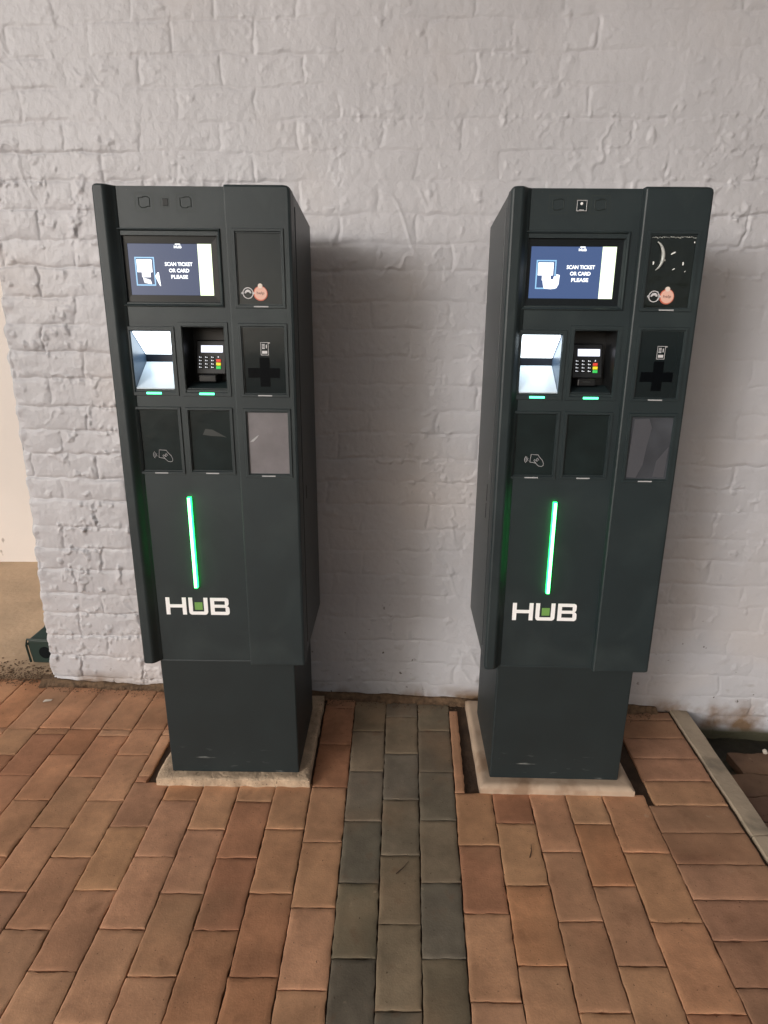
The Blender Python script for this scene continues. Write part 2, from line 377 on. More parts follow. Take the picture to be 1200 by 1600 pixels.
    px = np.where(Sc > 0, X, XE); py = wall_y(XE)+back
    py = np.where(Sc > 0, wall_y(X), py)
    ang = corner*math.pi/2
    nx = -np.sin(ang); ny = -np.cos(ang)
    # pull the corner in so it is round
    cr = RAD*(1-np.abs(corner*2-1))*0.5
    px = px+h*nx-cr*nx; py = py+h*ny-cr*ny
    V = np.stack([px, py, Z], -1).reshape(-1, 3).astype(np.float32)
    ns, nz = S.shape
    a = (np.arange(ns-1)[:, None]*nz+np.arange(nz-1)[None, :]).reshape(-1)
    F = np.stack([a, a+nz, a+nz+1, a+1], -1).astype(np.int32)
    # closing faces: back, top, right end
    nv = len(V); xe = float(XE[0, -1]); yb = float(wall_y(xe)+DEP)
    ext = np.array([[X0, yb+.0, Z0], [X1, yb-.25, Z0], [X1, yb-.25, Z1], [xe, yb, Z1],
                    [xe, wall_y(xe), Z1-.001], [X1, wall_y(X1), Z1-.001], [X1, wall_y(X1), Z0]], np.float32)
    V = np.concatenate([V, ext]); F = np.concatenate([F, np.array([[nv+1, nv+0, nv+3, nv+2], [nv+4, nv+5, nv+2, nv+3], [nv+6, nv+1, nv+2, nv+5]], np.int32)])
    me = bpy.data.meshes.new('brick_wall'); me.vertices.add(len(V)); me.vertices.foreach_set('co', V.ravel())
    me.loops.add(F.size); me.loops.foreach_set('vertex_index', F.ravel())
    me.polygons.add(len(F)); me.polygons.foreach_set('loop_start', np.arange(len(F), dtype=np.int32)*4)
    me.polygons.foreach_set('loop_total', np.full(len(F), 4, np.int32)); me.polygons.foreach_set('use_smooth', np.ones(len(F), bool))
    me.update(calc_edges=True); me.materials.append(M['wall'])
    o = bpy.data.objects.new('brick_wall', me); C.objects.link(o)
    return tag(o, 'white painted brick wall with lumpy mortar joints standing behind both kiosks', 'wall')
build_wall()

# ------------------------------------------------------------------ ground
# one big earth sheet to the horizon
struct(obj('ground', MB().quad((-150, -150, -0.135), (150, -150, -0.135), (150, 150, -0.135), (-150, 150, -0.135)), M['far_ground']))
# bedding soil under the pavers
struct(obj('bedding_soil', MB().quad((-3.4, -1.2, -0.010), (1.10, -1.2, -0.010), (1.13, 2.02, -0.010), (-3.4, 2.34, -0.010)), M['soil']))
def grid_sheet(name, pts, nx, ny, amp, m, seed=3, f=3):
    (xa, ya), (xb, yb), (xc, yc), (xd, yd), z = pts
    mb = MB(); rng = random.Random(seed)
    xs = np.zeros((nx+1, ny+1)); 
    for i in range(nx+1):
        for j in range(ny+1):
            u, v = i/nx, j/ny
            x = (xa*(1-u)+xb*u)*(1-v)+(xd*(1-u)+xc*u)*v; y = (ya*(1-u)+yb*u)*(1-v)+(yd*(1-u)+yc*u)*v
            n = float(fbm(np.array(x), np.array(y), f, seed, 4))
            mb.v.append((x, y, z+amp*n))
    for i in range(nx):
        for j in range(ny):
            a = i*(ny+1)+j; mb.f.append((a, a+ny+1, a+ny+2, a+1))
    return obj(name, mb, m, smooth=True, fix=False)
struct(grid_sheet('yard_slab', ((-4.6, 2.19), (-1.30, 2.17), (-1.0, 3.60), (-4.6, 3.60), -0.004), 80, 60, 0.006, M['yard']))
struct(grid_sheet('damp_channel', ((1.10, 0.0), (3.2, 0.0), (3.2, 2.2), (1.10, 2.2), -0.118), 90, 90, 0.020, M['wet_soil'], 8, 9))

struct(obj('unseen_roof', MB().box(-1.30, 4.5, -1.0, 2.6, 3.35, 3.5), M['plaster']))  # unseen roof slab, added to dim the floor and wall foot
# plaster wall far behind, at the left
pw = MB().box(-5.2, 1.6, 3.49, 3.65, -0.1, 3.2)
tag(obj('plaster_wall', pw, M['plaster'], bevel=0.004), 'smooth cream plastered wall in the background left of the brick wall end', 'wall')

# ------------------------------------------------------------------ clay pavers (one paved sheet)
RED = [tuple(c*(1.58, 1.64, 1.66)[i] for i, c in enumerate(q)) for q in [(0.36, 0.175, 0.095), (0.335, 0.155, 0.084), (0.37, 0.19, 0.108), (0.35, 0.178, 0.10), (0.38, 0.20, 0.115), (0.32, 0.145, 0.078), (0.36, 0.185, 0.104)]]
GREY = [(0.225, 0.180, 0.126), (0.190, 0.160, 0.118), (0.250, 0.196, 0.134), (0.215, 0.178, 0.130), (0.285, 0.215, 0.145)]
BROWN = [(0.42, 0.225, 0.135), (0.44, 0.235, 0.14), (0.46, 0.25, 0.15), (0.40, 0.21, 0.125)]
class Pavers:
    def __init__(s): s.v = []; s.f = []; s.c = []; s.sm = []; s.r = random.Random(11)
    def add(s, x0, x1, y0, y1, z, tone, wx=None, wavy=0.0):
        r = s.r; g = 0.0016
        x0 += g; x1 -= g; y0 += g; y1 -= g
        w_, l_ = x1-x0, y1-y0
        if w_ < 0.012 or l_ < 0.012: return
        nx = max(3, int(w_/0.012)); ny = max(3, int(l_/0.012))
        us = [0, .0025/w_]+[k/nx for k in range(1, nx)]+[1-.0025/w_, 1]; vs = [0, .0025/l_]+[k/ny for k in range(1, ny)]+[1-.0025/l_, 1]
        dz = r.uniform(-.0010, .0010); tx = r.uniform(-.006, .006); ty = r.uniform(-.004, .004)
        sd_ = r.random()*50; rot = r.uniform(-.006, .006)
        f = r.uniform(0.83, 1.11); col = (tone[0]*f, tone[1]*f*r.uniform(.98, 1.025), tone[2]*f*r.uniform(.95, 1.04), 1)
        X = np.array(us)[:, None]*w_+x0+0*np.array(vs)[None, :]; Y = np.array(vs)[None, :]*l_+y0+0*np.array(us)[:, None]
        U = X+sd_; N = fbm(U, Y, 38, 5, 2); N2 = fbm(U, Y, 13, 8, 2); EJ = fbm(U*1.0, Y, 60, 17, 2); EK = fbm(U, Y+30, 60, 19, 2)
        cx, cy = (x0+x1)/2, (y0+y1)/2; base = len(s.v); nu, nv = len(us), len(vs)
        for i in range(nu):
            for j in range(nv):
                x, y = X[i, j], Y[i, j]
                e = min(us[i]*w_, (1-us[i])*w_, vs[j]*l_, (1-vs[j])*l_)
                zz = z+dz+tx*(x-cx)+ty*(y-cy)+0.0007*N2[i, j]
                zz -= 0.0010*max(0, 1-e/0.0038)**2*(1+0.8*N[i, j])
                if i in (0, nu-1): x += 0.0026*EJ[i, j]
                if j in (0, nv-1): y += 0.0026*EK[i, j]
                x, y = x-rot*(y-cy), y+rot*(x-cx)
                if wavy: y += wavy*math.sin((x)*55)
                if wx: x = wx(x, y)
                s.v.append((x, y, zz)); s.c.append(col)
        for i in range(nu-1):
            for j in range(nv-1):
                a = base+i*nv+j; s.f.append((a, a+nv, a+nv+1, a+1)); s.sm.append(0 < i < nu-2 and 0 < j < nv-2)
        loop = [base+i*nv for i in range(nu)]+[base+(nu-1)*nv+j for j in range(1, nv)]+[base+i*nv+nv-1 for i in range(nu-2, -1, -1)]+[base+j for j in range(nv-2, 0, -1)]
        b2 = len(s.v)
        for k in loop:
            p = s.v[k]; s.v += [p, (p[0], p[1], z-0.045)]; s.c += [col, col]
        n = len(loop)
        for k in range(n):
            j = (k+1) % n; s.f.append((b2+2*j, b2+2*k, b2+2*k+1, b2+2*j+1)); s.sm.append(False)
    def build(s, name):
        me = bpy.data.meshes.new(name); me.from_pydata(s.v, [], s.f)
        at = me.attributes.new('tone', 'FLOAT_COLOR', 'POINT'); at.data.foreach_set('color', np.array(s.c, np.float32).ravel())
        for p, k in zip(me.polygons, s.sm): p.use_smooth = k
        me.materials.append(M['paver']); o = bpy.data.objects.new(name, me); C.objects.link(o); return o
def warp(x, y):
    k = min(1.0, max(0.0, (x+0.12)/0.33)); return x+k*0.050*(y-1.3)
P = Pavers()
HOLES = [(-0.772, -0.246, 1.596, 9), (0.262, 0.818, 1.562, 9)]        # cut-outs round the plinths
def lay(x0, x1, y0, y1, tones, wx=warp, z=0.0):
    """a paver, cut where a plinth's hole takes a bite out of it"""
    if y1-y0 < .014: return
    xm, ym = (x0+x1)/2, (y0+y1)/2
    for hx0, hx1, hy0, hy1 in HOLES:
        a, b = (warp(x0, ym), warp(x1, ym))
        if b > hx0+.004 and a < hx1-.004 and y1 > hy0:
            # split in y first
            if y0 < hy0-.014: lay(x0, x1, y0, hy0, tones, wx, z)
            y0 = max(y0, hy0)
            if a < hx0-.014: lay(x0, x0+(hx0-a)-.002, y0, y1, tones, wx, z)
            if b > hx1+.014: lay(x1-(b-hx1)+.002, x1, y0, y1, tones, wx, z)
            return
    P.add(x0, x1, y0, y1, z, P.r.choice(tones), wx)
def column(x0, x1, joints, ymax, tones, ystart=-1.0):
    js = sorted(joints)
    while js[0] > ystart: js.insert(0, js[0]-0.2085+P.r.uniform(-.003, .003))
    for a, b in zip(js, js[1:]): lay(x0, x1, a, b, tones)
    if js[-1] < ymax-.02: lay(x0, x1, js[-1], ymax, tones)
# grey strip between the kiosks
gx = [-0.126, -0.016, 0.094, 0.2035]
column(gx[0], gx[1], [1.035, 1.235, 1.444, 1.655, 1.865], 2.045, GREY)
column(gx[1], gx[2], [0.923, 1.120, 1.324, 1.532, 1.743, 1.95], 2.04, GREY)
column(gx[2], gx[3], [1.036, 1.237, 1.449, 1.655, 1.869], 2.035, GREY)
# red pavers to the left
x = gx[0]; n = 0
while x > -2.75:
    wd = 0.1147; ym = wall_y(x)-0.022
    if x-wd < -1.37: ym = 2.185
    if n == 0: js = [0.964, 1.162, 1.366, 1.581]; js += [1.79, 2.0]
    else:
        top = 1.862+P.r.uniform(-.004, .004)
        if n % 2: top2 = top-0.034; js = [top2-0.2085*k for k in range(4)]+[top]
        else: top2 = top-0.1385; js = [top2-0.2085*k for k in range(4)]+[top]
    column(x-wd, x, js, ym, RED)
    x -= wd; n += 1
# red pavers to the right of the strip
xs = [0.2035, 0.320, 0.437, 0.551, 0.666, 0.800]
for k in range(5):
    js = [1.34+(0.0 if k % 2 == 0 else 0.10)+(0.02 if k == 0 else 0)-0.2085*q for q in range(6)]+[1.562]
    column(xs[k], xs[k+1], js, 1.99 if k in (0, 4) else 1.562, RED)
y = 2.0-0.055; ys_ = [1.9945]
while y > -1.0: ys_.append(y); y -= 0.1075+P.r.uniform(-.002, .002)
for a, b in zip(ys_, ys_[1:]): 
    P.add(0.800 if a < 1.57 else 0.822, 1.050, b, a, 0.0, P.r.choice(BROWN), warp)
struct(P.build('paving'))
# lower pavers beyond the kerb
P = Pavers()
y = 1.875; k = 0
while y > 0.2:
    xo = 1.30-0.05 if k % 2 else 1.17
    xq = 1.262 if k == 0 else (1.150 if k % 2 else 1.205)
    while xq < 2.6:
        P.add(xq, xq+0.215, y-0.108, y, -0.088, P.r.choice(BROWN[:1]+[(0.19, 0.115, 0.08), (0.17, 0.105, 0.075)]), None, 0.004); xq += 0.217
    y -= 0.109; k += 1
struct(P.build('lower_paving'))
# kerb: three cast lengths
for ya, yb in ((1.405, 2.012), (0.50, 1.400), (-0.9, 0.495)):
    f = lambda y: 1.062+0.050*(y-1.3)
    mb = MB(); i = 0; n = 26; r = random.Random(int(ya*100))
    prof = [(0.0, -.12), (0.0, -.006), (0.004, 0.0005), (0.030, 0.0015), (0.062, 0.0010), (0.0675, -0.006), (0.069, -.13)]
    for k in range(n+1):
        y = ya+(yb-ya)*k/n; j1 = 0.004*float(fbm(np.array(y), np.array(1.0), 9, 5, 3)); j2 = 0.0025*float(fbm(np.array(y), np.array(7.0), 7, 5, 3))
        for q, (dx, z) in enumerate(prof): mb.v.append((f(y)+dx+(j1 if q < 3 else j2 if q > 3 else 0), y, z))
    m_ = len(prof)
    for k in range(n):
        for q in range(m_-1): a = k*m_+q; mb.f.append((a, a+1, a+m_+1, a+m_))
    mb.f.append(tuple(range(m_))); mb.f.append(tuple(range(n*m_+m_-1, n*m_-1, -1)))
    struct(obj('kerb', mb, M['kerb'], smooth=False))
# dirt swept against the foot of the walls
def dirt():
    mb = MB(); r = random.Random(4)
    def crumb(x, y, z, s):
        i = len(mb.v); q = [(1, 0, 0), (-1, 0, 0), (0, 1, 0), (0, -1, 0), (0, 0, 1), (0, 0, -1)]
        j = [r.uniform(.6, 1.3) for _ in q]; a = r.random()*6.28; c, s_ = math.cos(a), math.sin(a)
        for (p, k) in zip(q, j): px, py, pz = p; mb.v.append((x+s*k*(c*px-s_*py), y+s*k*(s_*px+c*py), z+s*k*pz*.7))
        for f in ((0, 2, 4), (2, 1, 4), (1, 3, 4), (3, 0, 4), (2, 0, 5), (1, 2, 5), (3, 1, 5), (0, 3, 5)): mb.f.append(tuple(i+k for k in f))
    # low bank of soil
    n = 340
    for k in range(n+1):
        x = -1.42+2.46*k/n; u = np.array(x)
        wdt = 0.030+0.016*float(fbm(u, np.array(2.0), 9, 3, 3))+0.006*float(fbm(u, np.array(2.0), 70, 3, 2)); hh = 0.015+0.009*float(fbm(u, np.array(5.0), 12, 3, 3))
        yw = wall_y(x)+0.02
        mb.v += [(x, yw, hh), (x, yw-.028, hh*.9), (x, yw-.028-wdt*.5, hh*.4), (x, yw-.028-wdt, -0.004)]
    for k in range(n):
        for q in range(3): a = k*4+q; mb.f.append((a, a+1, a+5, a+4))
    for k in range(1700):
        x = r.uniform(-1.42, 1.02); t = abs(r.gauss(0, 1)); crumb(x, wall_y(x)-.02-.030*t, 0.004, r.uniform(.0010, .0036))
    for k in range(900):
        x = -1.42-abs(r.gauss(0, .22)); crumb(x, 2.19+r.gauss(0, .025), 0.002, r.uniform(.001, .0042))
    for k in range(240):
        x = r.uniform(-1.75, -1.33); crumb(x, 2.25+r.gauss(0, .035), 0.0, r.uniform(.0015, .006))
    for k in range(260): crumb(r.uniform(-.765, -.745) , r.uniform(1.6, 2.05), -0.017, r.uniform(.001, .004))
    for k in range(420): crumb(r.uniform(.79, .83), r.uniform(1.56, 2.0), -0.016, r.uniform(.001, .0045))
    for k in range(200): crumb(r.uniform(.264, .284), r.uniform(1.56, 2.0), -0.016, r.uniform(.001, .004))
    for k in range(350): crumb(r.uniform(-1.9, 1.0), r.uniform(.85, 2.0), 0.0005, r.uniform(.0006, .0016))
    return obj('dirt', mb, M['crumbs'], fix=False)
struct(dirt(), 'stuff')

# ------------------------------------------------------------------ kiosks
W, WS, HB, HT, D = 0.4865, 0.3227, 0.4344, 1.7382, 0.413
K1 = (-0.7356, 1.5922, -0.0044); K2 = (0.288, 1.5778, -0.0186)
def plate(x0, x1, z0, z1, y, yb, holes):
    """front sheet with rectangular holes; holes = (x0,x1,z0,z1,depth)"""
    mb = MB(); xs = sorted({x0, x1}|{h[0] for h in holes}|{h[1] for h in holes}); zs = sorted({z0, z1}|{h[2] for h in holes}|{h[3] for h in holes})
    for a, b in zip(xs, xs[1:]):
        for c, d in zip(zs, zs[1:]):
            xm, zm = (a+b)/2, (c+d)/2
            if any(h[0] < xm < h[1] and h[2] < zm < h[3] for h in holes): continue
            mb.quad((a, y, c), (b, y, c), (b, y, d), (a, y, d))
    for h in holes:
        a, b, c, d, dp = h; e = y+dp
        mb.quad((a, y, c), (a, y, d), (a, e, d), (a, e, c)); mb.quad((b, y, c), (b, e, c), (b, e, d), (b, y, d))
        mb.quad((a, y, c), (a, e, c), (b, e, c), (b, y, c)); mb.quad((a, y, d), (b, y, d), (b, e, d), (a, e, d))
    mb.quad((x0, y, z1), (x1, y, z1), (x1, yb, z1), (x0, yb, z1)); mb.quad((x0, y, z0), (x0, yb, z0), (x1, yb, z0), (x1, y, z0))
    return mb
def frame(x0, x1, z0, z1, y, w_=0.0095, h=0.0030):
    return MB().ring(x0, x1, z0, z1, [(0, y+.001), (0.0015, y-h), (w_-.002, y-h), (w_, y+.0015)])

def kiosk(no, pose, label):
    r = bpy.data.objects.new('ticket_kiosk', None); C.objects.link(r); r.empty_display_size = 0.2
    r.location = (pose[0], pose[1], 0); r.rotation_euler = (0, 0, pose[2])
    tag(r, label, 'kiosk', 'dark green ticket kiosks standing against the brick wall')
    A = lambda name, mb, m, par=None, **k: obj(name, mb, m, par or r, **k)
    YM = 0.022          # main face sits back from the flange and the side module
    # post and cabinet
    post = A('post', MB().box(0.042, 0.4518, 0.0203, 0.3625, 0.0285, HB+.004), M['post'], bevel=0.004)
    body = MB()
    sx0, sx1 = 0.003, W-0.003
    y1t = D; zt_f = HT-.004; zt_r = 1.705; fy = 0.052
    sec = [(fy, HB+.002), (D, 0.4389), (D, zt_r), (fy+SHEAR*1.3, zt_f)]
    for xa, xb in ((sx0, sx0), (sx1, sx1)): body.poly([(xa, y, z) for y, z in sec])
    for k in range(3): body.quad((sx0,)+sec[k], (sx1,)+sec[k], (sx1,)+sec[k+1], (sx0,)+sec[k+1])
    cab = A('cabinet', body, M['side'], bevel=0.003)
    A('door_gap', MB().box(0.006, .010, 0.030, 0.060, HB+.012, HT-.012).box(W-.010, W-.006, 0.030, 0.060, HB+.012, HT-.012).box(.010, W-.010, .040, .060, HT-.020, HT-.012).box(.010, W-.010, .040, .060, HB+.006, HB+.014), M['gap'], cab, sh=True)
    for sx in (0, 1):
        xa, xb = (sx0-.0018, sx0+.001) if sx == 0 else (sx1-.001, sx1+.0018)
        sp = MB().prism_x([(fy+.030, HB+.035), (D-.022, HB+.035), (D-.022, zt_r-.035), (fy+.060, zt_f-.030)], xa, xb)
        A('side_panel', sp, M['side'], cab, bevel=0.0012)
    # lock slots and scratches, on the flank that shows
    if no == 1: fx = sx1+.0018; s_ = 1; slots = [(0.15, 0.915, 0.955)]; scr = [(0.115, 1.00, 1.055, 0.004)]
    else: fx = sx0-.0018; s_ = -1; slots = [(0.155, 0.915, 0.965), (0.160, 0.86, 0.905)]; scr = [(0.130, 0.985, 1.055, 0.005)]
    for (yy, za, zb) in slots:
        A('lock_slot', MB().box(*sorted((fx, fx+s_*0.0008)), yy-.0014, yy+.0014, za, zb), M['gap'], cab)
    for (yy, za, zb, wd) in scr:
        mb = MB(); rr = random.Random(no)
        n = 12; L_ = []; Q_ = []
        for k in range(n+1):
            t = k/n; zz = za+(zb-za)*t; hw = wd*math.sin(math.pi*min(.97, t+.03))*rr.uniform(.5, 1.1)
            L_.append((fx+s_*.0007, yy-hw*.6, zz)); Q_.append((fx+s_*.0007, yy+hw*.6, zz))
        for k in range(n): mb.quad(L_[k], Q_[k], Q_[k+1], L_[k+1])
        o = A('scratch', mb, M['smear'] if no == 1 else M['bar'], cab, fix=False)
    # left part of the front door: rounded flange that curves back to the flat face
    arc = [(0, .048), (0, .007), (.002, .002), (.007, 0), (.025, 0), (.029, .0010), (.033, .0040), (.038, .0100), (.043, .0160), (.0475, .0203), (.052, YM), (.052, .048)]
    door = MB(); n = len(arc); lv = [HB, HB+.002, HB+.008, HT-.012, HT-.005, HT-.001, HT]
    ins = [(.003, .002), (.001, .0), (0, 0), (0, 0), (.0015, 0), (.006, .001), (.012, .003)]
    for z, (dx, dy) in zip(lv, ins):
        for (x, y) in arc:
            door.v.append((x+dx*max(0, 1-x/.02), y+dy, z))
    for a in range(len(lv)-1):
        for k in range(n):
            j = (k+1) % n; door.f.append((a*n+k, a*n+j, (a+1)*n+j, (a+1)*n+k))
    door.f.append(tuple(range(n))); door.f.append(tuple((len(lv)-1)*n+k for k in reversed(range(n))))
    fd = A('front_door', door, M['paint'], sh=True, smooth=False)
    for p in fd.data.polygons: p.use_smooth = abs(p.normal.z) < .8 and abs(p.normal.y) < .97 and abs(p.normal.x) < .97
    SCR = (0.0443, 0.2955, 1.4650, 1.6255)
    SCN = (0.0520, 0.1565, 1.2440, 1.3945); RDR = (0.1885, 0.2975, 1.2440, 1.4055)
    PA = (0.0490, 0.1585, 1.0235, 1.1905); PB = (0.1890, 0.2990, 1.0245, 1.1895)
    hol = [(max(SCR[0], .0523), SCR[1], SCR[2], SCR[3], .013), (max(.0523, SCN[0]), SCN[1], SCN[2], SCN[3], .10), RDR+(.10,), (max(.0523, PA[0]), PA[1], PA[2], PA[3], .006), PB+(.006,)]
    sheet = plate(.052, WS, HB+.001, HT-.0008, YM, .048, hol)
    A('front_sheet', sheet, M['paint'], fd, sh=True)
    # display
    A('display_frame', MB().ring(0.0365, 0.3040, 1.4545, 1.6425, [(0, YM+.001), (0.0012, YM-.0035), (0.0040, YM-.0045), (0.0125, YM+.0075)]), M['paint'], sh=True)
    bz = A('display_bezel', MB().ring(0.0400, 0.2990, 1.461, 1.630, [(0, YM+.0070), (0.0225, YM+.0080), (0.0235, YM+.0105)]), M['bezel'], sh=True)
    SX0, SX1, SZ0, SZ1 = 0.0637, 0.2853, 1.4745, 1.6125; ys = YM+.0092
    q = lambda x0, x1, z0, z1, y: MB().quad((x0, y, z0), (x1, y, z0), (x1, y, z1), (x0, y, z1))
    sn = A('display', q(SX0-.001, SX1+.001, SZ0-.001, SZ1+.001, ys), M['screen'] if no == 1 else M['screen_b'], sh=True)
    A('display_strip', q(0.2412, SX1, SZ0, SZ1, ys-.0004), M['screen_strip'], sn, sh=True)
    for tx, zc_, wd in (('SCAN TICKET', 1.5590, .0710), ('OR CARD', 1.5437, .0520), ('PLEASE', 1.5285, .0430)):
        A('display_text', text_mesh(tx, .0092, .1903, zc_, ys-.0006, wd, bold=.03), M['screen_white'], sn, sh=True, fix=False)
    A('display_text', text_mesh('HUB', .0062, .1912, 1.5997, ys-.0006, .0195, bold=.05), M['screen_white'], sn, sh=True, fix=False)
    A('display_logo', MB().quad((.184, ys-.0006, 1.605), (.1985, ys-.0006, 1.605), (.1965, ys-.0006, 1.6095), (.186, ys-.0006, 1.6095)), M['screen_white'], sn, sh=True)
    ic = MB().ring(.0780, .1283, 1.5065, 1.5755, [(0, ys-.0006), (.0032, ys-.0006)])
    A('display_icon_frame', ic, M['screen_cyan'], sn, sh=True)
    wi = MB(); y_ = ys-.0007
    wi.quad((.0828, y_, 1.539), (.1215, y_, 1.539), (.1215, y_, 1.5695), (.0828, y_, 1.5695))
    wi.quad((.094, y_, 1.527), (.116, y_, 1.527), (.116, y_, 1.539), (.094, y_, 1.539))
    for k in range(5):          # a hand holding a card, reduced to a few strokes
        a = .096+.0040*k; wi.quad((a, y_, 1.5265-.0012*k), (a+.0026, y_, 1.5258-.0012*k), (a+.0050, y_, 1.5165-.0010*k), (a+.0022, y_, 1.5150-.0008*k))
    wi.quad((.098, y_, 1.5135), (.1175, y_, 1.5105), (.1165, y_, 1.5165), (.103, y_, 1.5175))
    A('display_icon', wi, M['screen_white'], sn, sh=True)
    if no == 1: fl = [(.1275, 1.5300), (.1345, 1.5390), (.1378, 1.5385), (.1405, 1.5060), (.1385, 1.5058), (.1325, 1.5180)]
    else: fl = [(.100, 1.5080), (.118, 1.5060), (.132, 1.5085), (.1375, 1.5180), (.1385, 1.5400), (.1300, 1.5420), (.1290, 1.5360), (.1240, 1.5370), (.1230, 1.5300), (.104, 1.529), (.098, 1.52)]
    A('display_pointer', MB().poly([(x, ys-.0009, z) for x, z in fl]), M['screen_white'], sn, sh=True)
    # scanner recess: lit hood above, pale tray below
    scn = A('scanner', MB().ring(SCN[0]-.0125, SCN[1]+.0120, SCN[2]-.0165, SCN[3]+.0120, [(0, YM+.001), (.0012, YM-.0026), (.0100, YM-.0026), (.0120, YM+.0015)]), M['paint'], sh=True)
    a, b, c, d = SCN; yb_ = YM+.088
    for x_ in (a+.0004, b-.0004): A('scanner_cheek', MB().quad((x_, YM+.001, c), (x_, yb_, c), (x_, yb_, d), (x_, YM+.001, d)), M['scan_wall'], scn, sh=True)
    A('scanner_back', MB().quad((a, yb_, c), (b, yb_, c), (b, yb_, d), (a, yb_, d)), M['scan_back'], scn, sh=True)
    A('scanner_light', MB().prism_x([(YM+.006, d-.003), (YM+.009, d-.001), (yb_-.002, 1.336), (yb_-.005, 1.333)], a+.0030, b-.0030), M['scan_light'], scn, sh=True)
    A('scanner_tray', MB().prism_x([(YM+.002, c+.001), (YM+.002, c+.004), (yb_-.002, 1.3120), (yb_-.002, c+.001)], a+.0012, b-.0012), M['scan_tray'], scn, sh=True)
    # card reader recess with a payment terminal
    rd = A('card_reader', MB().ring(RDR[0]-.0120, RDR[1]+.0120, RDR[2]-.0175, RDR[3]+.0125, [(0, YM+.001), (.0012, YM-.0026), (.0100, YM-.0026), (.0120, YM+.0015)]), M['paint'], sh=True)
    a, b, c, d = RDR
    cav = MB(); yb_ = YM+.085
    cav.quad((a+.0004, YM+.001, c), (a+.0004, yb_, c), (a+.0004, yb_, d), (a+.0004, YM+.001, d)); cav.quad((b-.0004, YM+.001, c), (b-.0004, yb_, c), (b-.0004, yb_, d), (b-.0004, YM+.001, d))
    cav.quad((a, yb_, c), (b, yb_, c), (b, yb_, d), (a, yb_, d)); cav.quad((a, YM+.001, d-.0004), (b, YM+.001, d-.0004), (b, yb_, d-.0004), (a, yb_, d-.0004))
    A('reader_cavity', cav, M['terminal'], rd, sh=True)
    zt0, zt1 = 1.282, 1.372; yt0, yt1 = .068, .088          # tilted front of the terminal
    ty = lambda z: yt0+(yt1-yt0)*(z-zt0)/(zt1-zt0)
    tm_ = A('terminal', MB().prism_x([(yt0, zt0), (yt1, zt1), (.105, zt1), (.105, zt0)], .203, .284), M['terminal'], rd, sh=True, bevel=.003)
    tq = lambda x0, x1, z0, z1, e: MB().quad((x0, ty(z0)-e, z0), (x1, ty(z0)-e, z0), (x1, ty(z1)-e, z1), (x0, ty(z1)-e, z1))
    A('terminal_screen', tq(.2165, .2760, 1.3395, 1.3580, .0012), M['lcd'], rd, sh=True)
    km = MB(); kb = MB()
    for i in range(3):
        for j in range(4):
            x = .2145+.0165*i; z = 1.3270-.0088*j
            kb.box(x-.005, x+.0065, ty(z)-.0022, ty(z)+.001, z-.0033, z+.0033)
            y_ = ty(z)-.0026
            km.quad((x-.003, y_, z-.0014), (x-.0008, y_, z-.0014), (x-.0008, y_, z+.0020), (x-.003, y_, z+.0020))
            km.quad((x+.0002, y_, z-.0010), (x+.0040, y_, z-.0010), (x+.0040, y_, z+.0004), (x+.0002, y_, z+.0004))
    x = .2640; z = 1.3275; km.quad((x-.0018, ty(z)-.0026, z-.0012), (x+.0018, ty(z)-.0026, z-.0012), (x+.001, ty(z)-.0026, z+.002), (x-.001, ty(z)-.0026, z+.002))
    A('keypad', kb, M['bezel'], rd, sh=True); A('key_marks', km, M['key_mark'], rd, sh=True)
    for nm, j, mm in (('cancel_key', 1, 'red'), ('clear_key', 2, 'yellow'), ('enter_key', 3, 'green')):
        z = 1.3275-.0092*j; A(nm, MB().box(.2580, .2705, ty(z)-.0030, ty(z)+.001, z-.0038, z+.0038), M[mm], rd, sh=True, bevel=.001)
    A('card_slot', MB().box(.214, .262, .050, .10, 1.2625, 1.2815), M['terminal'], rd, sh=True, bevel=.003)
    A('slot_mark', MB().box(.228, .248, .0490, .052, 1.2725, 1.2745), M['smear'], rd, sh=True)
    A('reader_ledge', MB().prism_x([(YM+.003, c+.001), (YM+.003, c+.004), (.075, 1.262), (.10, 1.262), (.10, c+.001)], a+.001, b-.001), M['paint'], rd, sh=True)
    for x0, x1, z in ((.0815, .1210, 1.2347), (.2235, .2630, 1.2340)):
        o = A('status_light', MB().prism_x([(YM-.0055, z-.0016), (YM-.0055, z+.0016), (YM-.003, z+.0026), (YM, z+.0026), (YM, z-.0026), (YM-.003, z-.0026)], x0, x1), M['status'], sh=True)
